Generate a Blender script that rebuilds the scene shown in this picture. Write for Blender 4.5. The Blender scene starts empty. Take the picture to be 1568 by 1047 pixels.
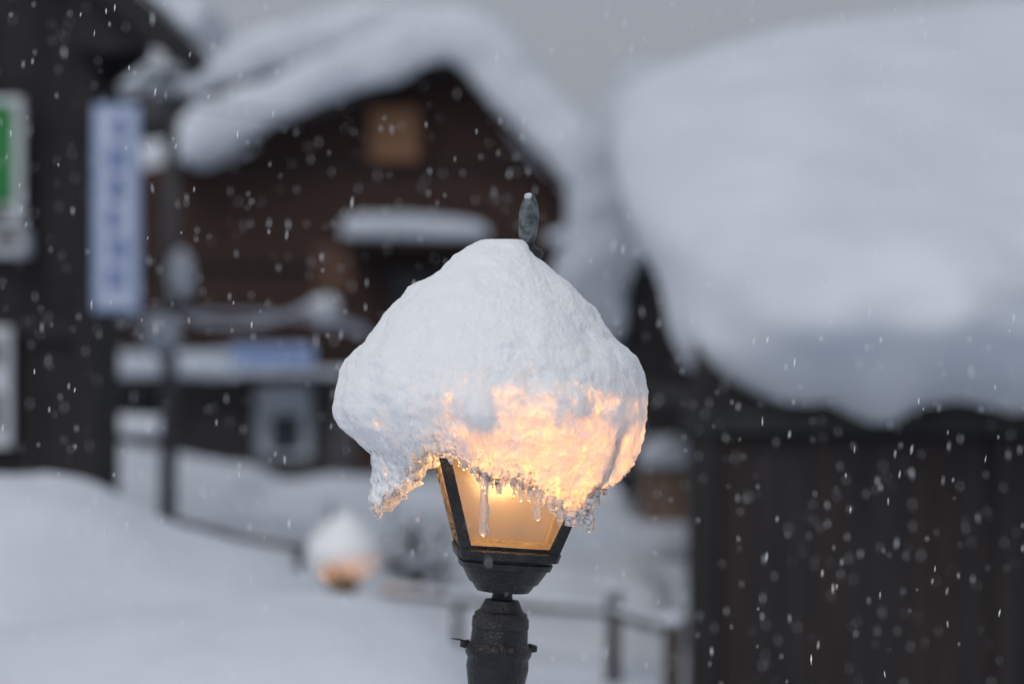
import bpy, math, random
import numpy as np
from mathutils import Vector, Matrix, noise
random.seed(7)
scene=bpy.context.scene
CAMZ=2.6
K=36.0/85.0/1568.0
def S(d): return K*d
def pt(px,py,d): return ((px-784)*K*d, d, CAMZ+(523.5-py)*K*d)

# ---------------------------------------------------------------- materials
def newmat(name):
    m=bpy.data.materials.new(name); m.use_nodes=True
    nt=m.node_tree; b=nt.nodes.get("Principled BSDF")
    return m,nt,b
def mat(name,c1,c2=None,scale=4,rough=.8,bump=.0,stretch=(1,1,1),metal=0,bscale=None,detail=6):
    m,nt,b=newmat(name); b.inputs["Roughness"].default_value=rough; b.inputs["Metallic"].default_value=metal
    c2=c2 or tuple(x*.8 for x in c1)
    tc=nt.nodes.new("ShaderNodeTexCoord"); mp=nt.nodes.new("ShaderNodeMapping"); mp.inputs["Scale"].default_value=stretch
    nt.links.new(tc.outputs["Object"],mp.inputs["Vector"])
    n=nt.nodes.new("ShaderNodeTexNoise"); n.inputs["Scale"].default_value=scale; n.inputs["Detail"].default_value=detail
    nt.links.new(mp.outputs[0],n.inputs["Vector"])
    r=nt.nodes.new("ShaderNodeValToRGB"); r.color_ramp.elements[0].position=.35; r.color_ramp.elements[1].position=.65
    r.color_ramp.elements[0].color=(*c1,1); r.color_ramp.elements[1].color=(*c2,1)
    nt.links.new(n.outputs["Fac"],r.inputs[0]); nt.links.new(r.outputs[0],b.inputs["Base Color"])
    if bump:
        n2=nt.nodes.new("ShaderNodeTexNoise"); n2.inputs["Scale"].default_value=bscale or scale*3; n2.inputs["Detail"].default_value=8
        nt.links.new(mp.outputs[0],n2.inputs["Vector"])
        bp=nt.nodes.new("ShaderNodeBump"); bp.inputs["Strength"].default_value=bump; bp.inputs["Distance"].default_value=.05
        nt.links.new(n2.outputs["Fac"],bp.inputs["Height"]); nt.links.new(bp.outputs[0],b.inputs["Normal"])
    return m
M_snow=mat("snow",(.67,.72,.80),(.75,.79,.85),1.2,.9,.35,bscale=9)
M_snow_dim=mat("snow_grey",(.52,.57,.65),(.62,.67,.74),1.0,.9,.35,bscale=7)  # same snow recipe in a darker grey tone
M_wood=mat("aged_brown_wood",(.043,.020,.017),(.075,.035,.028),3,.85,.5,(6,6,.6))  # dark brown lifted slightly to stand in for snowfall haze
M_wood2=mat("dark_wood",(.016,.014,.016),(.032,.026,.027),2.2,.85,.5,(5,5,.7))
M_wood3=mat("stained_dark_board",(.023,.016,.015),(.034,.024,.022),2.2,.85,.5,(5,5,.7))
M_black=mat("blackened_timber",(.013,.012,.014),(.027,.024,.025),6,.8,.4,(4,4,.6))
M_green=mat("mossy_beam",(.017,.019,.018),(.030,.032,.029),5,.9,.3)
M_orange=mat("new_cedar_board",(.24,.12,.06),(.32,.165,.085),3,.7,.3,(4,4,.6))
M_grey=mat("weathered_plaster",(.085,.08,.085),(.14,.13,.135),2,.9,.2)
M_metal=mat("lamp_paint",(.014,.016,.019),(.034,.037,.042),40,.45,.35,metal=.25,bscale=200)
M_sleeve=mat("wet_black_post_paint",(.008,.009,.012),(.016,.018,.021),30,.35,.3,metal=.1,bscale=150)
M_verd=mat("frosted_metal",(.055,.075,.08),(.20,.22,.24),70,.6,.4,metal=.2,bscale=180)
M_white=mat("white_paint",(.55,.58,.62),(.66,.69,.73),3,.6)
M_blue=mat("blue_paint",(.10,.18,.46),(.16,.25,.52),3,.6)
M_lblue=mat("pale_blue_panel",(.28,.38,.62),(.36,.46,.68),3,.6)
M_greenp=mat("green_paint",(.01,.16,.03),(.02,.22,.05),3,.6)
M_pole=mat("pole_concrete",(.09,.09,.095),(.14,.14,.145),6,.9,.2)
M_wire=mat("cable_rubber",(.02,.02,.02),(.03,.03,.03),6,.7)
M_pane=mat("dark_window_glass",(.02,.024,.03),(.035,.04,.05),2,.15)
M_bark=mat("shrub_bark",(.035,.025,.02),(.06,.045,.035),20,.9,.3)

def snow_bump(nt,strength=.5):
    tc=nt.nodes.new("ShaderNodeTexCoord"); hs=[]
    for sc,w in ((90,.25),(230,.55),(520,.85)):
        n=nt.nodes.new("ShaderNodeTexNoise"); n.inputs["Scale"].default_value=sc; n.inputs["Detail"].default_value=4
        nt.links.new(tc.outputs["Object"],n.inputs["Vector"])
        mu=nt.nodes.new("ShaderNodeMath"); mu.operation='MULTIPLY'; mu.inputs[1].default_value=w*60/sc
        nt.links.new(n.outputs["Fac"],mu.inputs[0]); hs.append(mu)
    a=nt.nodes.new("ShaderNodeMath"); a2=nt.nodes.new("ShaderNodeMath")
    nt.links.new(hs[0].outputs[0],a.inputs[0]); nt.links.new(hs[1].outputs[0],a.inputs[1])
    nt.links.new(a.outputs[0],a2.inputs[0]); nt.links.new(hs[2].outputs[0],a2.inputs[1])
    bp=nt.nodes.new("ShaderNodeBump"); bp.inputs["Strength"].default_value=strength; bp.inputs["Distance"].default_value=.012
    nt.links.new(a2.outputs[0],bp.inputs["Height"]); return bp
def cap_outer():
    # light-transmitting snow: a shaped glow falloff (stored per vertex) sets how much light passes
    m=bpy.data.materials.new("fresh_snow"); m.use_nodes=True; nt=m.node_tree; nt.nodes.clear(); N=nt.nodes.new; Lk=nt.links.new
    o=N("ShaderNodeOutputMaterial"); d=N("ShaderNodeBsdfDiffuse"); t=N("ShaderNodeBsdfTranslucent"); mx=N("ShaderNodeMixShader")
    d.inputs[0].default_value=(.95,.965,.99,1); t.inputs[0].default_value=(1,.82,.62,1)
    at=N("ShaderNodeAttribute"); at.attribute_name="glow_falloff"
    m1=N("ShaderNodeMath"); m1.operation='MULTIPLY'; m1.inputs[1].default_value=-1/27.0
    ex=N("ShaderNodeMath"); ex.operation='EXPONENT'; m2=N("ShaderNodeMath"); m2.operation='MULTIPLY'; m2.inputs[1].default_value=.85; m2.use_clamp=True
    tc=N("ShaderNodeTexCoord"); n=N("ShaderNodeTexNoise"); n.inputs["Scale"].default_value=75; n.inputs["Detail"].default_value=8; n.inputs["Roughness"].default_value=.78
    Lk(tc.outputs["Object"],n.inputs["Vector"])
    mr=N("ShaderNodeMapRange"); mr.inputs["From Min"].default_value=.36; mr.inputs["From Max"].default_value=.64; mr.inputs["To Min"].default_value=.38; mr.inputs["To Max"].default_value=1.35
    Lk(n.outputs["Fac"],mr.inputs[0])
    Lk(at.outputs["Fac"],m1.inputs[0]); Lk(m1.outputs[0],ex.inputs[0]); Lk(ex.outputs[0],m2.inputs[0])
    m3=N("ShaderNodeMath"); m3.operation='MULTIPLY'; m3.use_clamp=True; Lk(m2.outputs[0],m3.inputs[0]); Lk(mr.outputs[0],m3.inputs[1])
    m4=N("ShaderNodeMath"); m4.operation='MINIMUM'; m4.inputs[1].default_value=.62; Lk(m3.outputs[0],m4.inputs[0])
    Lk(m4.outputs[0],mx.inputs[0]); Lk(d.outputs[0],mx.inputs[1]); Lk(t.outputs[0],mx.inputs[2])
    bp=snow_bump(nt); Lk(bp.outputs[0],d.inputs["Normal"]); Lk(bp.outputs[0],t.inputs["Normal"])
    g=N("ShaderNodeBsdfGlossy"); g.inputs["Roughness"].default_value=.35; Lk(bp.outputs[0],g.inputs["Normal"]); mg=N("ShaderNodeMixShader"); mg.inputs[0].default_value=.03
    Lk(mx.outputs[0],mg.inputs[1]); Lk(g.outputs[0],mg.inputs[2]); Lk(mg.outputs[0],o.inputs[0]); return m
def cap_inner():
    m=bpy.data.materials.new("melted_snow_lining"); m.use_nodes=True; nt=m.node_tree; nt.nodes.clear(); N=nt.nodes.new; Lk=nt.links.new
    o=N("ShaderNodeOutputMaterial"); d=N("ShaderNodeBsdfDiffuse"); t=N("ShaderNodeBsdfTransparent"); mx=N("ShaderNodeMixShader")
    d.inputs[0].default_value=(.9,.92,.95,1); mx.inputs[0].default_value=.7
    Lk(d.outputs[0],mx.inputs[1]); Lk(t.outputs[0],mx.inputs[2]); bp=snow_bump(nt); Lk(bp.outputs[0],d.inputs["Normal"]); Lk(mx.outputs[0],o.inputs[0]); return m
M_cap=cap_outer(); M_capin=cap_inner()
M_frost=mat("frost",(.85,.87,.9),(.92,.93,.95),60,.8,.5,bscale=250)
def ice(name,rough,tr,bs):
    m,nt,b=newmat(name); b.inputs["Base Color"].default_value=(.95,.97,1,1)
    b.inputs["Roughness"].default_value=rough; b.inputs["IOR"].default_value=1.31; b.inputs["Transmission Weight"].default_value=tr
    tc=nt.nodes.new("ShaderNodeTexCoord"); n=nt.nodes.new("ShaderNodeTexNoise"); n.inputs["Scale"].default_value=bs
    nt.links.new(tc.outputs["Object"],n.inputs["Vector"])
    bp=nt.nodes.new("ShaderNodeBump"); bp.inputs["Strength"].default_value=.4; bp.inputs["Distance"].default_value=.006
    nt.links.new(n.outputs["Fac"],bp.inputs["Height"]); nt.links.new(bp.outputs[0],b.inputs["Normal"])
    return m
M_ice=ice("ice",.12,.8,160); M_rime=ice("rime_ice",.45,.45,300)
def glass():
    m=bpy.data.materials.new("frosted_lantern_glass"); m.use_nodes=True; nt=m.node_tree; nt.nodes.clear()
    o=nt.nodes.new("ShaderNodeOutputMaterial"); mx=nt.nodes.new("ShaderNodeMixShader"); t=nt.nodes.new("ShaderNodeBsdfTransparent"); tl=nt.nodes.new("ShaderNodeBsdfTranslucent")
    t.inputs[0].default_value=(.97,.92,.84,1)
    tc=nt.nodes.new("ShaderNodeTexCoord"); n=nt.nodes.new("ShaderNodeTexNoise"); n.inputs["Scale"].default_value=14; n.inputs["Detail"].default_value=8
    nt.links.new(tc.outputs["Object"],n.inputs["Vector"])
    r=nt.nodes.new("ShaderNodeValToRGB"); r.color_ramp.elements[0].position=.3; r.color_ramp.elements[1].position=.7
    r.color_ramp.elements[0].color=(.072,.062,.050,1); r.color_ramp.elements[1].color=(.105,.091,.073,1)
    nt.links.new(n.outputs["Fac"],r.inputs[0]); nt.links.new(r.outputs[0],tl.inputs[0]); mx.inputs[0].default_value=.5
    nt.links.new(t.outputs[0],mx.inputs[1]); nt.links.new(tl.outputs[0],mx.inputs[2])
    g=nt.nodes.new("ShaderNodeBsdfGlossy"); g.inputs["Roughness"].default_value=.2; mx2=nt.nodes.new("ShaderNodeMixShader"); mx2.inputs[0].default_value=.03
    nt.links.new(mx.outputs[0],mx2.inputs[1]); nt.links.new(g.outputs[0],mx2.inputs[2]); nt.links.new(mx2.outputs[0],o.inputs[0])
    return m
M_glass=glass()
def bulbmat(st):
    m=bpy.data.materials.new("warm_bulb"); m.use_nodes=True; nt=m.node_tree; nt.nodes.clear()
    o=nt.nodes.new("ShaderNodeOutputMaterial"); e=nt.nodes.new("ShaderNodeEmission"); e.inputs[0].default_value=(1,.51,.20,1); e.inputs[1].default_value=st
    nt.links.new(e.outputs[0],o.inputs[0]); return m

# ---------------------------------------------------------------- helpers
def link(o): scene.collection.objects.link(o); return o
def empty(name,loc):
    e=bpy.data.objects.new(name,None); e.location=loc; e.empty_display_size=.3; return link(e)
def par(o,e):
    o.parent=e; o.matrix_parent_inverse=Matrix.Translation(-Vector(e.location)); return o
def mesh(name,v,f,m,e=None,smooth=False):
    me=bpy.data.meshes.new(name); me.from_pydata([tuple(p) for p in v],[],f); me.update(); me.materials.append(m)
    if smooth: me.polygons.foreach_set("use_smooth",[True]*len(me.polygons))
    o=link(bpy.data.objects.new(name,me))
    if e is not None: par(o,e)
    return o
def fixn(o):
    import bmesh
    bm=bmesh.new(); bm.from_mesh(o.data); bmesh.ops.recalc_face_normals(bm,faces=bm.faces); bm.to_mesh(o.data); bm.free(); return o
def prism(name,poly,y0,y1,m,e=None):
    n=len(poly); v=[(x,y0,z) for x,z in poly]+[(x,y1,z) for x,z in poly]
    f=[tuple(range(n)),tuple(range(2*n-1,n-1,-1))]+[(i,i+n,(i+1)%n+n,(i+1)%n) for i in range(n)]
    return fixn(mesh(name,v,f,m,e))
def pxpoly(pp,d): return [(pt(a,b,d)[0],pt(a,b,d)[2]) for a,b in pp]
def box(name,x0,x1,y0,y1,z0,z1,m,e=None,bev=0.0):
    o=prism(name,[(x0,z0),(x1,z0),(x1,z1),(x0,z1)],y0,y1,m,e)
    if bev:
        b=o.modifiers.new("b",'BEVEL'); b.width=bev; b.segments=2
    return o
def pbox(name,a,b,c,d_,y0,y1,m,e=None,bev=0):
    p=pt(a,b,y0); q=pt(c,d_,y0); return box(name,p[0],q[0],y0,y1,q[2],p[2],m,e,bev)
cl=bpy.data.textures.new("lumps",'CLOUDS'); cl.noise_scale=.9; cl.noise_depth=3
def soft(o,vox,it,disp):
    r=o.modifiers.new("r",'REMESH'); r.mode='VOXEL'; r.voxel_size=vox; r.use_smooth_shade=True
    s=o.modifiers.new("s",'SMOOTH'); s.factor=.8; s.iterations=it
    if disp:
        d=o.modifiers.new("d",'DISPLACE'); d.texture=cl; d.texture_coords='GLOBAL'; d.strength=disp; d.mid_level=.5
    return o
def snowp(name,pp,d,d1,e=None,vox=.1,it=6,disp=.25,m=None):
    return soft(prism(name,pxpoly(pp,d),d,d1,m or M_snow,e),vox,it,disp)
def tube(name,pts,rads,m,e=None,seg=10):
    v=[];f=[]
    for i,p in enumerate(pts):
        p=Vector(p); a=Vector(pts[max(i-1,0)]); b=Vector(pts[min(i+1,len(pts)-1)]); t=(b-a).normalized()
        u=(Vector((0,0,1)).cross(t) if abs(t.z)<.95 else Vector((1,0,0))); u.normalize(); w=t.cross(u)
        for k in range(seg):
            an=2*math.pi*k/seg; v.append(p+(u*math.cos(an)+w*math.sin(an))*rads[i])
    for i in range(len(pts)-1):
        for k in range(seg):
            f.append((i*seg+k,i*seg+(k+1)%seg,(i+1)*seg+(k+1)%seg,(i+1)*seg+k))
    f.append(tuple(range(seg))[::-1]); f.append(tuple(range((len(pts)-1)*seg,len(pts)*seg)))
    return fixn(mesh(name,v,f,m,e,True))
def blob(name,c,r,m,e=None,seed=0,amp=.15,sub=3):
    import bmesh
    bm=bmesh.new(); bmesh.ops.create_icosphere(bm,subdivisions=sub,radius=1)
    for v in bm.verts:
        k=1+amp*noise.fractal(v.co*1.6+Vector((seed*3.1,0,seed)),1,2,3)
        v.co=Vector((v.co.x*r[0]*k+c[0],v.co.y*r[1]*k+c[1],v.co.z*r[2]*k+c[2]))
    me=bpy.data.meshes.new(name); bm.to_mesh(me); bm.free(); me.materials.append(m)
    me.polygons.foreach_set("use_smooth",[True]*len(me.polygons))
    o=link(bpy.data.objects.new(name,me))
    if e is not None: par(o,e)
    return o

# ---------------------------------------------------------------- street lamp
U=K*4.07   # lamp drawing unit (about 1.1 mm)
LT=np.array([(366,0),(367,32),(369,44),(378,60),(392,79),(410,98),(425,119),(438,144),(455,160),(470,175),(490,192),(505,200),(520,215),(530,227),(550,242),(575,252),(600,259),(620,261),(640,256),(655,250),(668,238),(680,225),(692,207),(720,203),(765,208),(800,205)],float)
RT=np.array([(366,0),(367,20),(368,27),(375,32),(385,35),(394,43),(402,56),(412,72),(425,89),(435,101),(450,115),(470,136),(490,145),(515,160),(530,180),(545,195),(570,207),(600,215),(640,213),(665,209),(690,202),(710,192),(735,178),(750,155),(775,138),(800,128)],float)
FT=np.array([(366,0),(368,26),(375,40),(392,66),(420,98),(450,129),(480,160),(520,190),(560,217),(600,235),(630,237),(660,226),(690,206),(710,188),(740,168),(800,158)],float)
ET=np.array([(560,762),(575,775),(590,764),(600,750),(620,738),(640,722),(655,700),(664,688),(690,686),(712,694),(730,712),(745,724),(765,730),(790,728),(805,738),(825,745),(850,757),(865,770),(880,780),(900,776),(912,764),(918,750),(950,737),(970,700),(990,690)],float)
def wts(th):
    c,s=math.cos(th),math.sin(th); return max(0,-c)**2,max(0,c)**2,s*s
def prof(th,y):
    l,r,f=wts(th); return l*np.interp(y,LT[:,0],LT[:,1])+r*np.interp(y,RT[:,0],RT[:,1])+f*np.interp(y,FT[:,0],FT[:,1])
def edge(th,fine):
    re=prof(th,722); x=775+re*math.cos(th); ye=np.interp(x,ET[:,0],ET[:,1])
    s=math.sin(th)
    if s>0: ye=ye*(1-min(1,s*1.5))+705*min(1,s*1.5)
    v=Vector((math.cos(th)*9,math.sin(th)*9,3))
    ye+=6*noise.noise(v*1.3)*1+ (13*noise.noise(v*3.1)+11*noise.noise(v*7.3)+9*noise.noise(v*15) if fine else 0)
    return ye
def build_cap(e,org,nth,nout,nin,fine,seed=0):
    V=[];F=[];TH=[]
    nr=nout+nin+4
    for j in range(nth):
        th=2*math.pi*j/nth; c,s=math.cos(th),math.sin(th); ye=edge(th,fine)
        l,r_,f_=wts(th)
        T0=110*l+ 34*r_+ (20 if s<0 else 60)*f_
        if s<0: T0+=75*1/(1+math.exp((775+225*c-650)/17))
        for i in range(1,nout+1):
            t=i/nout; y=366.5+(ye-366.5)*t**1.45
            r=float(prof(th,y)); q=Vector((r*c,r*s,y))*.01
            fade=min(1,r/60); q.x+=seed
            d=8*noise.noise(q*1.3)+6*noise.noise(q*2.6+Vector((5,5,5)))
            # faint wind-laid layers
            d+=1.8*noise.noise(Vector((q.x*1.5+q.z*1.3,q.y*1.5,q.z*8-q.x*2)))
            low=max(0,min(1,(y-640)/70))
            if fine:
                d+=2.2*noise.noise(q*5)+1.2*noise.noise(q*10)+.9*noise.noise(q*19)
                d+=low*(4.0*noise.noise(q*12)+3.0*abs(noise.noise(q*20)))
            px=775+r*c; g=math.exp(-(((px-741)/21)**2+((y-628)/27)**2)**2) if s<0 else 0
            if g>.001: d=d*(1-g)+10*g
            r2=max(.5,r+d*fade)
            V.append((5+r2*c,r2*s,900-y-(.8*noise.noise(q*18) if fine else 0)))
            # shaped falloff fades the glow softly upwards from the hem, not measured snow depth
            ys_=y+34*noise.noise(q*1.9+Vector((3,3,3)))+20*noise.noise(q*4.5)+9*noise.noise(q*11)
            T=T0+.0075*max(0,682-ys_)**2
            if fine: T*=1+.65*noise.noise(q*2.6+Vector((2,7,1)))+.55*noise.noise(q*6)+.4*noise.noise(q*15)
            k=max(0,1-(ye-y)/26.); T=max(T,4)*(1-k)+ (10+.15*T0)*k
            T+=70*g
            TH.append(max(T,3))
        for i in range(nin):
            t=i/(nin-1); y=ye-1-(ye-600)*t
            k=min(1,(ye-y)/70); ro=float(prof(th,y)); q=Vector((ro*c,ro*s,y))*.01
            T=(9+(min(T0,75)-9)*k**.8)
            if fine: T*=1+.6*noise.noise(q*6+Vector((9,1,4)))+.3*noise.noise(q*15)
            ri=max(ro-max(T,5),80)
            V.append((5+ri*c,ri*s,900-y)); TH.append(T)
        for y,r in ((580,110),(560,90),(520,60),(480,30)): V.append((5+r*c,r*s,900-y)); TH.append(99)
    MI=[]
    for j in range(nth):
        k=(j+1)%nth
        for i in range(nr-1): F.append((j*nr+i,j*nr+i+1,k*nr+i+1,k*nr+i)); MI.append(0 if i<nout-1 else 1)
    V.append((5,0,900-366)); V.append((5,0,900-480)); TH+=[99,99]; a=len(V)-2
    for j in range(nth):
        k=(j+1)%nth; F.append((j*nr,k*nr,a)); MI.append(0); F.append((j*nr+nr-1,a+1,k*nr+nr-1)); MI.append(1)
    V=[Vector(v)*U+org for v in V]
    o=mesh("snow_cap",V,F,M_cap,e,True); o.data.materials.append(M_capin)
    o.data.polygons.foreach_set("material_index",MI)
    at=o.data.attributes.new("glow_falloff",'FLOAT','POINT'); at.data.foreach_set("value",TH)
    fixn(o); return o

def ringmesh(name,rings,m,e,tr,seg=48,smooth=True,yaw=0.09):
    V=[];F=[]
    for h,r,n in rings:
        for k in range(seg):
            a=2*math.pi*k/seg; c,s=math.cos(a),math.sin(a)
            rr=r/((abs(c)**n+abs(s)**n)**(1/n))
            V.append(tr(rr*math.cos(a+yaw),rr*math.sin(a+yaw),h))
    R=len(rings)
    for i in range(R-1):
        for k in range(seg): F.append((i*seg+k,i*seg+(k+1)%seg,(i+1)*seg+(k+1)%seg,(i+1)*seg+k))
    F.append(tuple(range(seg))[::-1]); F.append(tuple(range((R-1)*seg,R*seg)))
    o=fixn(mesh(name,V,F,m,e,smooth))
    if smooth:
        md=o.modifiers.new("es",'EDGE_SPLIT'); md.split_angle=math.radians(32)
    return o
def build_lamp(org,tilt,strength,fine,groundz,seed=0,yaw=.09):
    org=Vector(org); R=Matrix.Rotation(tilt,3,'Y')
    tr=lambda x,y,h: R@(Vector((x,y,h))*U)+org
    base=(groundz-org.z)/U
    e=empty("street_lamp",tr(0,0,base))
    ringmesh("post",[(base-40,75,2),(base+40,75,2),(base+60,55,2),(base+300,52,2),(base+330,44,2),(-330,36,2),(-300,50,2),(-285,50,2),(-270,38,2),(-200,38,2),(-165,41,2),(-140,45,2),(-122,48,2),(-108,47,2),(-104,49,2),(-100,51,2),(-92,51,2),(-88,48,2),(-84,44,2),(-64,43,2),(-60,42.5,2)],M_sleeve,e,tr,yaw=yaw)
    ringmesh("post_collar",[(-60,44,2),(-46,43.5,2),(-43,41,2),(-38,40,2),(-34,33,2),(-18,26,2),(-16,16,2),(-4,15,2)],M_metal,e,tr,yaw=yaw)
    ringmesh("lantern_base",[(-4.5,40,2.2),(-1,43,2.3),(6,47,2.5),(10,53,2.6),(22,60,3),(31,65,3.3),(33,69,4),(42,71,5),(43,68,5),(46,68,6),(48,77,8),(60,80,9),(63,78,9)],M_metal,e,tr,yaw=yaw)
    for a in (0.15,math.pi-.1,-1.2):
        c=tr(46*math.cos(a),46*math.sin(a),-90); d=tr(59*math.cos(a),59*math.sin(a),-90)
        tube("clamp_screw",[c,d],[8*U,5*U],M_metal,e,8)
    if fine: tube("cable_tie_tail",[tr(-46,-20,-84),tr(-60,-24,-80),tr(-73,-26,-79)],[2*U,1.6*U,.8*U],M_metal,e,6)
    def P(a,b,h):
        c,s=math.cos(yaw),math.sin(yaw); return tr(a*c-b*s,a*s+b*c,h)
    h0,h1,w0,w1=62,296,75,150
    def hw(h): return w0+(w1-w0)*(h-h0)/(h1-h0)
    def bar(name,A,B,wd,wt):
        V=[];
        for (x,y,h),q in ((A,wd),(B,wt)):
            for dx,dy in ((0,0),(-1,0),(-1,-1),(0,-1)):
                V.append(P(x+dx*q*np.sign(x),y+dy*q*np.sign(y),h))
        return fixn(mesh(name,V,[(0,1,2,3),(7,6,5,4),(0,4,5,1),(1,5,6,2),(2,6,7,3),(3,7,4,0)],M_metal,e))
    hb=272; wb=hw(hb)
    for sx in (1,-1):
        for sy in (1,-1): bar("corner_bar",(sx*w0,sy*w0,h0),(sx*wb,sy*wb,hb),18 if sy<0 else 12,17 if sx<0 and sy<0 else 12)
    for sx,sy in ((0,-1),(0,1),(1,0),(-1,0)):
        for hh,tt in ((h0,7),(hb-6,6)):
            a=hw(hh)-1;b=hw(hh+tt)-1
            ux,uy=(1,0) if sx==0 else (0,1)
            V=[]
            for w,h in ((a,hh),(b,hh+tt)):
                for t,dp in ((-.85,0),(.85,0),(.85,8),(-.85,8)):
                    V.append(P(ux*t*w+sx*(w-dp),uy*t*w+sy*(w-dp),h))
            fixn(mesh("frame_rail",V,[(0,1,2,3),(7,6,5,4),(0,4,5,1),(1,5,6,2),(2,6,7,3),(3,7,4,0)],M_metal,e))
        a=hw(h0+3)-7; b=hw(hb-3)-7
        V=[P(ux*-1*a*.96+sx*a,uy*-1*a*.96+sy*a,h0+3),P(ux*a*.96+sx*a,uy*a*.96+sy*a,h0+3),P(ux*b*.96+sx*b,uy*b*.96+sy*b,hb-3),P(-ux*b*.96+sx*b,-uy*b*.96+sy*b,hb-3)]
        mesh("glass_pane",V,[(0,1,2,3)],M_glass,e)
    ringmesh("lantern_roof",[(hb+18,118,4),(hb+18,140,4),(hb+26,140,4),(hb+32,130,4),(h1+70,78,4),(h1+126,42,3),(h1+166,24,2),(h1+176,18,2),(492,14,2),(497,13,2),(503,20,2),(508,25,2),(514,27,2),(520,24,2),(524,15,2),(530,10,2)],M_metal,e,tr,yaw=yaw)
    for k in range(4):
        a=yaw+math.pi/4+k*math.pi/2
        tube("roof_strut",[tr(125*1.3*math.cos(a),125*1.3*math.sin(a),hb-4),tr(115*1.25*math.cos(a),115*1.25*math.sin(a),hb+22)],[5*U,5*U],M_metal,e,8)
    ringmesh("finial",[(529,11,2),(534,12,2),(540,13.5,2),(552,15,2),(572,15.5,2),(586,13.5,2),(596,9.5,2),(603,5,2),(606,1.5,2)],M_verd,e,tr,yaw=yaw)
    ringmesh("bulb_holder",[(280,14,2),(286,18,2),(290,24,2),(310,24,2)],M_white,e,tr,yaw=yaw)
    B=bulbmat(strength)
    ringmesh("bulb",[(192,5,2),(195,18,2),(204,32,2),(218,41,2),(234,43,2),(250,38,2),(264,26,2),(281,13,2)],B,e,tr,seg=28,yaw=yaw)
    build_cap(e,org,*( (860,320,90) if fine else (140,60,24)),fine,seed)
    if fine:
        blob("finial_frost",tr(-3,-6,600),(6*U,6*U,5*U),M_frost,e,3,.4)
        blob("finial_frost",tr(-8,-15,517),(15*U,11*U,10*U),M_frost,e,5,.5)
        def ic(px,py,ln,r):
            cx=(px-775)*.955; x=cx+5; rr=182; dy=-math.sqrt(max(10**2,rr*rr-cx*cx))
            ps=[];rs=[];N=18
            for i in range(N+1):
                t=i/N
                h=900-py-ln*t
                w=r*(1-t)**.5*(1+.35*noise.noise(Vector((px,t*9,0))))+ (1.7 if t>.5 else 0)*r/5
                if i==N: w=.6
                if i==0: w=r*.8
                if .84<t<.99: w+=r*.28
                off=Vector((x*1.0+2.0*noise.noise(Vector((px,t*3,5))),dy,h-0))*U
                ps.append(org+off); rs.append(w*U)
            tube("icicle",ps,rs,M_ice,e,12)
        rr_=random.Random(8)
        for a in ((742,712,96,8),(583,752,28,8),(617,734,24,5),(823,738,46,6.5),(905,755,50,7),(875,770,24,10),(603,745,18,4),(665,685,24,4),(765,722,24,5),(858,754,32,6),(892,770,22,7),(845,748,26,5.5),(572,760,18,5),(798,728,28,4),(592,758,22,5)): ic(*a)
        for i in range(40):
            px=rr_.uniform(690,930) if i<30 else rr_.uniform(570,650); ic(px,float(np.interp(px,ET[:,0],ET[:,1]))-6,rr_.uniform(8,28),rr_.uniform(2.0,4.4))
        import bmesh
        V=[];F=[]
        bm=bmesh.new(); bmesh.ops.create_icosphere(bm,subdivisions=1,radius=1)
        bv=[v.co.copy() for v in bm.verts]; bf=[tuple(v.index for v in f.verts) for f in bm.faces]; bm.free()
        rnd=random.Random(3)
        for i in range(1500):
            th=rnd.uniform(-math.pi,0) if i<1350 else rnd.uniform(0,math.pi)
            ye=edge(th,True); up=abs(rnd.gauss(0,11)); y=ye-up+3
            r=float(prof(th,y))-rnd.uniform(0,7)+1
            s=rnd.uniform(.8,2.6)
            c=Vector((5+r*math.cos(th),r*math.sin(th),900-y))
            n=len(V); A=Matrix.Rotation(rnd.uniform(0,6),3,Vector((rnd.random(),rnd.random(),rnd.random()+.1)))
            for v in bv:
                w=A@Vector((v.x*s,v.y*s*rnd.uniform(.5,1),v.z*s*rnd.uniform(.8,1.9))); V.append((c+w)*U+org)
            F+= [tuple(n+k for k in f) for f in bf]
        mesh("hem_ice_crystals",V,F,M_rime,e,False)
    return e

o=pt(770,900,4.07)
build_lamp(o,math.radians(4.0),165,True,.5)
build_lamp(pt(530,912,17),math.radians(-10),55,False,.3,seed=4,yaw=.5)

# ---------------------------------------------------------------- terrain
def bank(pts,d):
    a=np.array([(pt(x,y,d)[0],pt(x,y,d)[2]) for x,y in pts]); return a
BA=bank([(-600,700),(0,708),(60,710),(130,722),(200,757),(250,787),(330,822),(400,842),(470,872),(520,912),(560,955),(640,1080),(760,1180)],12)
BB=bank([(-600,990),(0,968),(150,952),(300,942),(430,932),(560,940),(650,960),(700,988),(740,1030),(820,1110),(1000,1180),(1300,1200),(1900,1100)],9)
BC=bank([(-500,670),(100,676),(250,688),(380,718),(420,742),(500,736),(600,750),(870,762),(1055,756),(1500,760)],28)
BD=bank([(-300,790),(250,800),(420,800),(600,880),(700,905),(860,880),(1000,890),(1090,1000),(1500,1000)],20)
def spacing(lo,hi,step,far,g=1.25):
    a=list(np.arange(lo,hi,step)); s=step; x=a[-1]
    while x<far: s*=g; x+=s; a.append(x)
    s=step; x=lo; b=[]
    while x>-far: s*=g; x-=s; b.append(x)
    return b[::-1]+a
xs=spacing(-8,7,.09,700); ys=spacing(5,32,.11,700)
X,Y=np.meshgrid(xs,ys)
sm=np.clip((X-.7)/1.0,0,1)*np.clip((21-Y)/2,0,1); sm=sm*sm*(3-2*sm)
base=.42-.36*sm
H=[]
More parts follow.
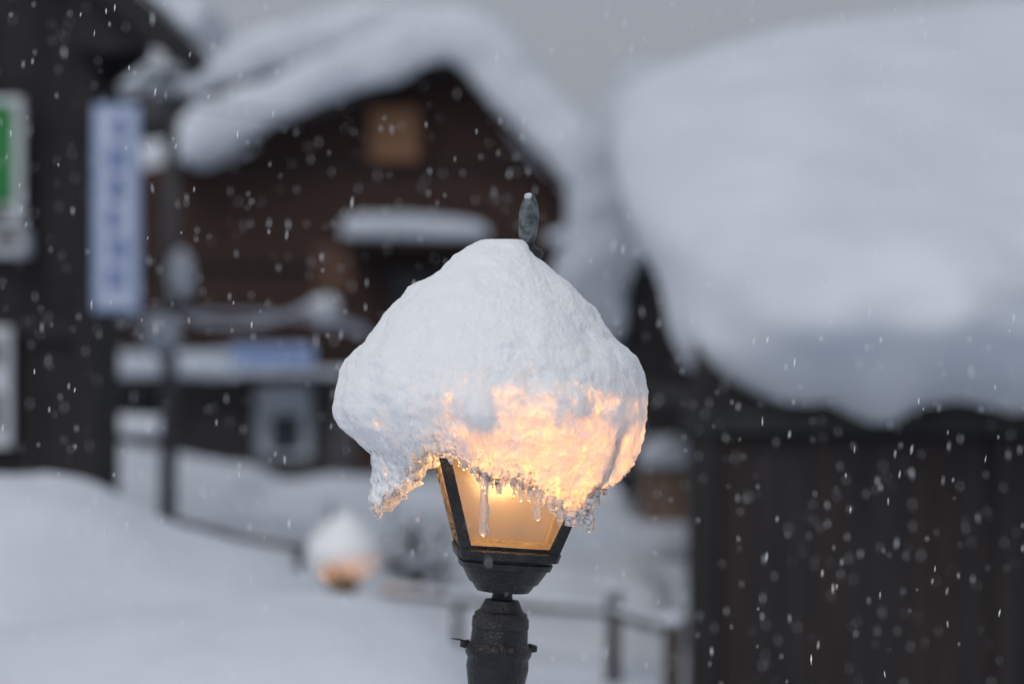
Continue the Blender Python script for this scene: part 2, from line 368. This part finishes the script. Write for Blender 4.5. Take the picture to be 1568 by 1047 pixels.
for B,y0,wf,wb in ((BA,12,2.2,1.7),(BB,9,1.6,1.5),(BC,28,3.5,2.5),(BD,20,2.2,3)):
    yy=Y-y0-.35*np.sin(X*.9+y0)
    c=np.maximum(np.interp(X,B[:,0],B[:,1]),base)
    w=np.where(yy<0,wf,wb)
    H.append(base+(c-base)*np.exp(-np.abs(yy/w)**2.3))
k=14.0; H=np.array(H); mxh=H.max(axis=0)
Z=mxh+(np.log(np.exp(k*(H-mxh)).sum(axis=0))/k)*(1-np.exp(-4*(mxh-base)))
V=[]
for j in range(len(ys)):
    for i in range(len(xs)):
        x,y=xs[i],ys[j]; z=Z[j,i]
        if abs(x)<40 and 0<y<60:
            z+=.12*noise.noise(Vector((x*.6,y*.6,1)))+.06*noise.noise(Vector((x*1.5,y*1.5,4)))+.015*noise.noise(Vector((x*5,y*5,4)))
        V.append((x,y,z))
nx=len(xs)
F=[(j*nx+i,j*nx+i+1,(j+1)*nx+i+1,(j+1)*nx+i) for j in range(len(ys)-1) for i in range(nx-1)]
mesh("snow_ground",V,F,M_snow,None,True)

# ---------------------------------------------------------------- central wooden house (d=40)
D=40
e=empty("wooden_house",pt(560,720,D))
prism("walls",pxpoly([(212,760),(212,262),(290,238),(420,190),(560,134),(690,84),(800,212),(885,305),(885,760)],D),D,D+9,M_wood,e)
def strip(name,a,b,th,d,dep,m,e):
    A=pt(*a,d);B=pt(*b,d); n=Vector((-(B[2]-A[2]),0,B[0]-A[0])).normalized()*th
    return prism(name,[(A[0],A[2]),(B[0],B[2]),(B[0]+n.x,B[2]+n.z),(A[0]+n.x,A[2]+n.z)],d,d+dep,m,e)
strip("barge_board_left",(262,262),(690,98),.22,D-.9,1.0,M_black,e)
strip("barge_board_right",(690,98),(893,318),.22,D-.9,1.0,M_black,e)
snowp("roof_snow",[(268,245),(262,195),(290,165),(430,108),(560,52),(660,10),(700,4),(750,28),(812,85),(880,160),(912,212),(908,300),(888,308),(800,212),(690,82),(560,134),(420,188),(380,218),(300,246)],D-1.2,D+9,e,.13,7,.35)
for px in range(230,885,34):
    top=np.interp(px,[212,290,560,690,885],[275,250,150,100,318])
    pbox("batten",px,top+5,px+6,700,D-.05,D+.02,M_wood3,e)
for py in (250,400,520,600):
    a=212 if py>262 else 300; pbox("cross_beam",a,py,884 if py>310 else 830,py+11,D-.10,D+.02,M_wood3,e)
pbox("window_board",566,165,640,246,D-.16,D+.02,M_orange,e,.01)
for a,b,c,d_ in ((558,158,566,252),(640,158,648,252),(566,158,640,165),(566,246,640,252)): pbox("window_frame",a,b,c,d_,D-.2,D+.02,M_wood,e)
pbox("shutter_board",480,375,540,450,D-.12,D+.02,mat("old_board",(.09,.048,.032),(.12,.062,.04),4),e)
pbox("awning",520,362,748,374,D-1.3,D+.02,M_black,e)
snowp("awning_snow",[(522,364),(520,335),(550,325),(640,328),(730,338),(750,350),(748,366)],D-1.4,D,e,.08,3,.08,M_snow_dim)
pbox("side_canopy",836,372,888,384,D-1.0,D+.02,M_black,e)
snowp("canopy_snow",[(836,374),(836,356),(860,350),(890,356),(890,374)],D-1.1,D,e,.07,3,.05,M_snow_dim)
pbox("window_glass",600,420,700,500,D-.14,D+.02,M_pane,e)
for a,b,c,d_ in ((592,412,600,508),(700,412,708,508),(600,412,700,420),(600,500,700,508),(647,420,653,500)): pbox("window_frame",a,b,c,d_,D-.18,D+.02,M_wood2,e)

D=52
e=empty("farm_house",pt(450,700,D))
prism("walls",pxpoly([(288,740),(288,160),(430,112),(640,40),(760,120),(760,740)],D),D,D+8,M_wood2,e)
snowp("roof_snow",[(268,150),(266,112),(330,66),(420,32),(520,8),(620,-2),(720,20),(800,90),(800,130),(640,44),(430,108),(330,140)],D-1,D+8,e,.16,6,.35,M_snow)
strip("barge_board",(270,158),(640,50),.25,D-.8,.9,M_black,e)
pbox("window_glass",300,200,360,240,D-.1,D+.02,M_pane,e)
D=46
e=empty("storehouse",pt(180,700,D))
prism("walls",pxpoly([(60,740),(60,140),(276,140),(276,740)],D),D,D+7,M_wood3,e)
snowp("roof_snow",[(40,140),(40,90),(140,74),(195,80),(240,104),(280,128),(282,144)],D-1,D+7,e,.13,5,.3)
pbox("lower_roof",180,262,275,272,D-2.2,D,M_black,e)
snowp("lower_roof_snow",[(180,262),(180,222),(230,212),(268,220),(274,262)],D-2.3,D,e,.1,5,.2)
pbox("window_glass",222,160,262,205,D-.1,D+.02,M_pane,e)

# low shop in front of the wooden house
D=34
e=empty("shop",pt(310,740,D))
pbox("walls",110,585,520,790,D,D+3.5,M_grey,e)
pbox("roof_board",100,575,530,587,D-.9,D+3.6,M_black,e)
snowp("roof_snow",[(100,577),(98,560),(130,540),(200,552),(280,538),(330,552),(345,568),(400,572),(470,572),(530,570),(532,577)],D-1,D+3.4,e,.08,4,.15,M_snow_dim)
pbox("shop_sign",352,528,480,562,D-1.25,D-1.15,M_lblue,e,.02)
for i in range(7): pbox("sign_letter",362+i*16,538,372+i*16,553,D-1.262,D-1.249,M_blue,e)
for a in (150,215): 
    pbox("window_glass",a,610,a+48,650,D-.06,D+.02,M_pane,e); pbox("window_sill",a-5,650,a+53,656,D-.18,D+.02,M_white,e)
pbox("door_panel",388,590,478,700,D-.08,D+.02,M_snow_dim,e); pbox("door_glass",415,635,460,690,D-.11,D-.07,M_pane,e)
pbox("door_post",380,587,388,760,D-.2,D+.02,M_black,e); pbox("door_post",478,587,488,760,D-.2,D+.02,M_black,e)
snowp("counter_snow",[(110,668),(110,645),(160,636),(250,640),(256,668)],D-1.6,D-.6,e,.06,3,.1)
pbox("counter",112,666,254,760,D-1.5,D-.7,M_wood2,e)
pbox("bench_board",300,640,372,700,D-.9,D-.7,M_wood2,e)

# ---------------------------------------------------------------- left dark building (d=18)
D=18
e=empty("timber_house",pt(0,900,D))
x1=pt(143,0,D)[0]
prism("walls",[(-9,0),(x1,0),(x1,5.25),(-7.2,8.9),(-9,8.9)],D,D+1.2,M_wood2,e)
for i in range(16):
    x=x1-.02-i*.36; box("board_batten",x-.05,x,D-.03,D+.02,.2,5.0,M_black,e)
box("corner_post",x1-.14,x1+.02,D-.06,D+.1,0,4.7,M_black,e)
box("beam",-9,x1-.14,D-.07,D+.02,2.62,2.78,M_black,e)
b=pt(288,58,D-.5)
A=Vector((b[0],0,b[2])); dr=Vector((-.74,0,.67)); n=Vector((.67,0,.74))
C=A+dr*7
prism("roof_boards",[(A.x,A.z),(C.x,C.z),(C.x-n.x*.4,C.z-n.z*.4),(A.x-n.x*.2,A.z-n.z*.2)],D-.5,D+.9,M_black,e)
soft(prism("roof_snow",[(A.x+.05,A.z-.02),(C.x,C.z),(C.x+n.x*.45,C.z+n.z*.45),(A.x+n.x*.3,A.z+n.z*.3)],D-.6,D+.9,M_snow,e),.06,5,.1)
prism("gable_board",pxpoly([(100,-60),(170,-36),(276,64),(150,80),(143,78),(100,60)],D-.3),D-.3,D-.12,M_wood2,e)
prism("eave_bracket",pxpoly([(143,74),(230,76),(222,92),(160,140),(143,150)],D+.3),D+.3,D+.45,M_black,e)
s=empty("green_sign",pt(10,245,D))
pbox("board",-60,148,34,342,D-.2,D-.12,M_white,s,.01); pbox("green_panel",-52,160,20,312,D-.215,D-.195,M_greenp,s); pbox("sign_arrow",-40,318,14,334,D-.214,D-.196,M_grey,s)
s=empty("meter_box",pt(10,370,D))
pbox("case",-20,350,38,392,D-.3,D+.01,M_white,s,.03); pbox("lid",-10,356,28,376,D-.32,D-.295,M_grey,s); 
s=empty("notice_board",pt(0,590,D))
pbox("board",-70,500,16,684,D-.16,D-.08,M_white,s,.01); pbox("text_block",-60,520,4,560,D-.17,D-.155,M_grey,s); pbox("text_block",-60,600,4,660,D-.17,D-.155,M_grey,s)
D=17.6
s=empty("vertical_sign",pt(175,320,D))
pbox("board",142,160,213,477,D,D+.08,M_lblue,s,.015)
pbox("face",151,169,205,469,D-.012,D+.004,mat("sign_face",(.48,.54,.68),(.54,.59,.72),3,.6),s)
rnd=random.Random(5)
for i in range(6):
    cy=196+i*46
    for k in range(5):
        if k%2: pbox("character_stroke",rnd.randint(162,170),cy-16+k*7,rnd.randint(184,194),cy-13+k*7,D-.024,D-.01,M_blue,s)
        else:
            x=rnd.randint(164,188); pbox("character_stroke",x,cy-18,x+4,cy+18,D-.030,D-.0125,M_blue,s)
a=pt(143,200,D); tube("bracket",[(x1-.05,D+.3,a[2]),(a[0]+.4,D+.12,a[2])],[.02,.02],M_wire,s); a=pt(143,440,D); tube("bracket",[(x1-.05,D+.3,a[2]),(a[0]+.4,D+.12,a[2])],[.02,.02],M_wire,s)

# ---------------------------------------------------------------- utility pole and wires
D=22
e=empty("utility_pole",pt(258,800,D))
p0=pt(256,860,D);p1=pt(264,70,D)
tube("pole",[p0,p1],[.085,.06],M_pole,e,14)
for py,w in ((120,46),(152,56)):
    a=pt(264-w,py,D);b=pt(264+w*.6,py-4,D); tube("crossarm",[(a[0],D-.08,a[2]),(b[0],D-.08,b[2])],[.035,.035],M_pole,e,6)
    blob("crossarm_snow",((a[0]+b[0])/2,D-.08,a[2]+.07),(w*.0045,.08,.05),M_snow_dim,e,py)
tube("transformer",[pt(236,205,D-.1),pt(236,140,D-.1)],[.11,.11],M_pole,e,16)
blob("transformer_snow",pt(236,134,D-.1),(.15,.15,.1),M_snow_dim,e,1)
pbox("junction_box",262,400,290,470,D-.3,D-.08,M_pole,e,.02)
blob("junction_snow",pt(277,425,D-.2),(.12,.16,.25),M_snow_dim,e,2)
blob("lamp_snow",pt(248,512,D-.2),(.17,.2,.19),M_snow_dim,e,8); tube("lamp_arm",[pt(256,540,D),pt(248,535,D-.3)],[.02,.03],M_pole,e,6)
pbox("small_light_box",236,528,262,548,D-.3,D-.08,M_pole,e,.02)
e=empty("overhead_wires",pt(280,485,D))
def wire(a,b,sag,r,da,db,m,snow=0):
    A=Vector(pt(*a,da));B=Vector(pt(*b,db)); P=[];Rr=[]
    for i in range(41):
        t=i/40; p=A.lerp(B,t); p.z-=sag*4*t*(1-t); P.append(p); Rr.append(r*(1+(.5*noise.noise(Vector((t*13,sag*9,0))))*(1 if snow else 0)))
    tube("wire",P,Rr,m,e,8)
wire((-200,478),(262,478),.12,.022,19,22,M_snow_dim,1); wire((262,478),(470,470),.14,.034,22,22,M_snow_dim,1)
wire((262,486),(620,540),-.2,.02,22,30,M_snow_dim,1); wire((262,120),(-200,60),.2,.015,22,15,M_wire); wire((262,150),(560,150),.2,.012,22,40,M_wire)
blob("wire_snow_clump",pt(495,476,22),(.15,.14,.15),M_snow,e,4,.25); wire((470,470),(560,505),.0,.03,22,24,M_snow_dim,1)

# ---------------------------------------------------------------- steep-roofed house behind right house (d=25)
D=25
e=empty("thatched_house",pt(1010,700,D))
prism("gable_wall",pxpoly([(955,760),(955,540),(1000,392),(1100,500),(1130,760)],D),D+.3,D+6,M_black,e)
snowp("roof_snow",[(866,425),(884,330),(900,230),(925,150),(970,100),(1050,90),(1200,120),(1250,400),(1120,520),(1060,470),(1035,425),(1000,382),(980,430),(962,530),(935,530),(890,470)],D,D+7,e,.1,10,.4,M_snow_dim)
prism("lower_wall",pxpoly([(957,690),(957,530),(1200,530),(1200,690)],D),D+.25,D+.31,M_wood2,e)
# snow-heaped crate stack by its wall
e=empty("snow_covered_crate",pt(1020,760,23))
pbox("crate",985,712,1075,800,23,23.5,mat("crate_board",(.20,.14,.11),(.27,.19,.15),4,.8,.3),e,.02)
for a in (995,1030,1062): pbox("slat",a,714,a+6,798,22.97,23.01,M_wood,e)
snowp("crate_snow",[(980,716),(984,690),(1005,672),(1040,668),(1075,680),(1082,716)],22.9,23.6,e,.04,4,.08,M_snow_dim)

# ---------------------------------------------------------------- right house (d=16)
e=empty("snowbound_house",(1.4,16.4,.4))
def footprint(name,pts,z0,z1,m):
    n=len(pts); V=[(x,y,z0) for x,y in pts]+[(x,y,z1) for x,y in pts]
    return fixn(mesh(name,V,[tuple(range(n))[::-1],tuple(range(n,2*n))]+[(i,(i+1)%n,(i+1)%n+n,i+n) for i in range(n)],m,e))
footprint("walls",[(1.24,16.5),(10,16.5),(10,24),(2.6,24)],-.2,2.6,M_wood2)
box("corner_post",1.2,1.40,16.40,16.6,-.2,2.0,M_black,e,.01)
xx=1.42
rnd=random.Random(2)
while xx<9.5:
    w=rnd.uniform(.16,.24); box("wall_board",xx,xx+w-.006,16.46-rnd.uniform(0,.012),16.52,-.2,1.95,M_wood3 if rnd.random()<.5 else M_wood2,e,.004); xx+=w
box("eave_beam",1.15,9.6,16.34,16.48,1.98,2.13,M_green,e,.01)
for i in range(4): box("post",3.3+i*2.1,3.42+i*2.1,16.38,16.47,-.2,1.97,M_wood2,e,.01)
box("roof_boards",1.25,9.8,16.36,24,2.135,2.2,M_black,e)
rows=[(618,16.3,1150),(600,15.95,1128),(580,15.75,1104),(555,15.62,1080),(525,15.52,1060),(490,15.5,1049),(450,15.52,1046),(415,15.62,1040),(380,15.8,1018),(340,16.1,992),(300,16.5,976),(255,17.1,964),(210,17.8,955),(170,18.5,950),(135,19.2,955),(105,19.9,970),(80,20.6,1000),(56,21.4,1050),(34,22.3,1120),(16,23.2,1210),(4,24.2,1330),(-4,25.2,1450)]
sc=np.array([(1050,0),(1110,0),(1160,8),(1210,18),(1280,0),(1345,30),(1380,30),(1420,4),(1480,-4),(1568,14),(1650,-5),(1750,16),(1900,0),(3000,0)],float)
RA=np.array(rows,float); NV=110; NU=170
zi=CAMZ+(523.5-RA[:,0])*K*RA[:,1]; xi=(RA[:,2]-784)*K*RA[:,1]; tt=np.linspace(0,1,len(rows)); tv=np.linspace(0,1,NV)
zi=np.interp(tv,tt,zi); xi=np.interp(tv,tt,xi); di=np.interp(tv,tt,RA[:,1])
ker=np.array([1,2,3,2,1])/9.
for _ in range(4):
    for a in (zi,xi,di): a[2:-2]=np.convolve(a,ker,'valid')
V=[];F=[]
for j in range(NV):
    R=.9+1.0*tv[j]
    for i in range(NU):
        if i<30:
            an=math.pi/2*(i/30.); x=xi[j]+R*(1-math.cos(an)); y=di[j]+R*1.3*(1-math.sin(an))
        else: x=xi[j]+R+(10-xi[j]-R)*((i-30)/(NU-31)); y=di[j]
        z=zi[j]; low=max(0,1-tv[j]/.14)
        pxx=784+x/(K*16); z-=np.interp(pxx,sc[:,0],sc[:,1])*K*16*low
        q=Vector((x*.55,y*.5,z*.7)); nn=noise.noise(q)+.5*noise.noise(q*2.2)+.2*noise.noise(q*5)
        mid=math.exp(-((tv[j]-.25)/.2)**2)
        y-=.45*nn*(.12+mid); z+=.05*nn
        V.append((x,y,z))
for (dy,z) in ((29,4.2),(29,2.4)):
    for i in range(NU): 
        a=V[(NV-1)*NU+i]; V.append((a[0],dy,z))
for i in range(NU):
    a=V[i]; V.append((a[0],a[1]+.4,2.24))
for i in range(NU):
    a=V[i]; V.append((a[0],a[1]+6,2.4))
R_=NV+2
for j in range(R_-1):
    for i in range(NU-1): F.append((j*NU+i,j*NU+i+1,(j+1)*NU+i+1,(j+1)*NU+i))
b0=R_*NU
for i in range(NU-1):
    F.append((i,b0+i,b0+i+1,i+1)); F.append((b0+i,b0+NU+i,b0+NU+i+1,b0+i+1)); F.append((b0+NU+i,(NV+1)*NU+i,(NV+1)*NU+i+1,b0+NU+i+1))
F.append(tuple([j*NU for j in range(R_)]+[b0+NU,b0]))
ro=mesh("roof_snow",V,F,M_snow,e,True)

# ---------------------------------------------------------------- fences
e=empty("wooden_fence",pt(800,960,16))
def fpost(a,b,c,d,w=.05,snow=True):
    A=pt(a,b,d);B=pt(a,c,d); tube("post",[(A[0],d,B[2]-.3),(A[0]+.01,d,A[2])],[w,w*.9],M_bark,e,8)
    if snow: blob("post_snow",(A[0],d,A[2]+.01),(w*1.2,w*1.2,w*.8),M_snow,e,a)
fpost(938,902,990,16,.05); fpost(700,915,980,16.5,.035); fpost(1028,950,1060,14.5,.055)
def rail(a,b,da,db,r=.035,snow=True):
    A=Vector(pt(*a,da));B=Vector(pt(*b,db)); tube("rail",[A,A.lerp(B,.5)-Vector((0,0,.02)),B],[r]*3,M_bark,e,8)
    if snow:
        up=Vector((0,0,r*1.2)); P=[A.lerp(B,i/30)+up for i in range(31)]
        tube("rail_snow",P,[r*(.8+.5*noise.noise(Vector((i*.7,da,0)))) for i in range(31)],M_snow,e,8)
rail((590,906),(938,938),17.2,16,.026); rail((938,938),(1028,962),16,14.5,.026)
e=empty("rope_fence",pt(350,820,16))
rail((240,788),(470,842),13.5,13.5,.018,False)
for a,b in ((262,790),(455,832)): fpost(a,b,b+60,13.5,.025,False)

# shrub
e=empty("bare_shrub",pt(625,880,20))
rnd=random.Random(11)
def branch(p,d,l,r,lv):
    P=[p];
    for i in range(4):
        d=(d+Vector((rnd.gauss(0,.18),rnd.gauss(0,.18),rnd.gauss(0,.1)))).normalized(); P.append(P[-1]+d*l/4)
    tube("branch",P,[r*(1-.15*i) for i in range(5)],M_bark,e,5)
    if rnd.random()<.4: blob("branch_snow",P[3]+Vector((0,0,r)),(l*.22,l*.2,.035),M_snow,e,rnd.random()*9,.3,2)
    if lv:
        for k in range(3): branch(P[rnd.randint(1,4)],(d+Vector((rnd.gauss(0,.7),rnd.gauss(0,.7),rnd.gauss(0,.3)))).normalized(),l*.65,r*.6,lv-1)
g=pt(625,905,20)
for i in range(8): branch(Vector((g[0]+rnd.gauss(0,.15),20+rnd.gauss(0,.1),g[2])),Vector((rnd.gauss(0,.5),rnd.gauss(0,.4),1)).normalized(),.45,.03,2)

# ---------------------------------------------------------------- falling snow
M_flake=mat("snowflake",(.85,.87,.9),(.9,.92,.95),50,.9)
rnd=random.Random(21); V=[];F=[]
for i in range(5600):
    y=2.9+4.6*rnd.random(); x=rnd.uniform(-.26,.26)*y*1.05; x+=rnd.gauss(0,.2); z=CAMZ+rnd.uniform(-.19,.19)*y
    if 3.6<y<4.5 and abs(x)<.4: continue
    if rnd.random()>(y/8.)*.8: continue
    w=rnd.uniform(.0006,.0015)*(.8+.06*y); h=w*rnd.uniform(3,8); tl=rnd.gauss(.05,.08); n=len(V)
    for k in range(5):
        a=2*math.pi*k/5; V.append((x+w*math.cos(a)*rnd.uniform(.7,1.2),y+w*math.sin(a),z+rnd.uniform(-.3,.3)*h))
    V.append((x+tl*h,y,z+h)); V.append((x-tl*h,y,z-h))
    for k in range(5): F.append((n+k,n+(k+1)%5,n+5)); F.append((n+(k+1)%5,n+k,n+6))
mesh("falling_snow",V,F,M_flake)

# ---------------------------------------------------------------- world, sun, camera
w=bpy.data.worlds.new("World"); scene.world=w; w.use_nodes=True; nt=w.node_tree; bg=nt.nodes["Background"]
sky=nt.nodes.new("ShaderNodeTexSky"); sky.sky_type='NISHITA'; sky.sun_disc=False; sky.sun_elevation=math.radians(45); sky.sun_rotation=math.radians(200); sky.dust_density=5
hs=nt.nodes.new("ShaderNodeHueSaturation"); hs.inputs["Saturation"].default_value=.25
mx=nt.nodes.new("ShaderNodeMix"); mx.data_type='RGBA'; mx.inputs[0].default_value=.8; mx.inputs[7].default_value=(3.15,3.4,3.92,1)
nt.links.new(sky.outputs[0],hs.inputs["Color"]); nt.links.new(hs.outputs[0],mx.inputs[6]); nt.links.new(mx.outputs[2],bg.inputs[0]); bg.inputs[1].default_value=.103
L=bpy.data.lights.new("sun",'SUN'); L.energy=.78; L.angle=math.radians(32); L.color=(1,.985,.97)
so=link(bpy.data.objects.new("sun",L)); so.rotation_euler=(math.radians(45),0,math.radians(-32))
cam=bpy.data.cameras.new("camera"); cam.lens=85; cam.sensor_width=36; cam.clip_end=3000; cam.clip_start=.05
cam.dof.use_dof=True; cam.dof.focus_distance=3.92; cam.dof.aperture_fstop=1.9
co=link(bpy.data.objects.new("camera",cam)); co.location=(0,0,CAMZ); co.rotation_euler=(math.pi/2,0,0); scene.camera=co
scene.view_settings.view_transform='Standard'; scene.view_settings.look='None'; scene.view_settings.exposure=0
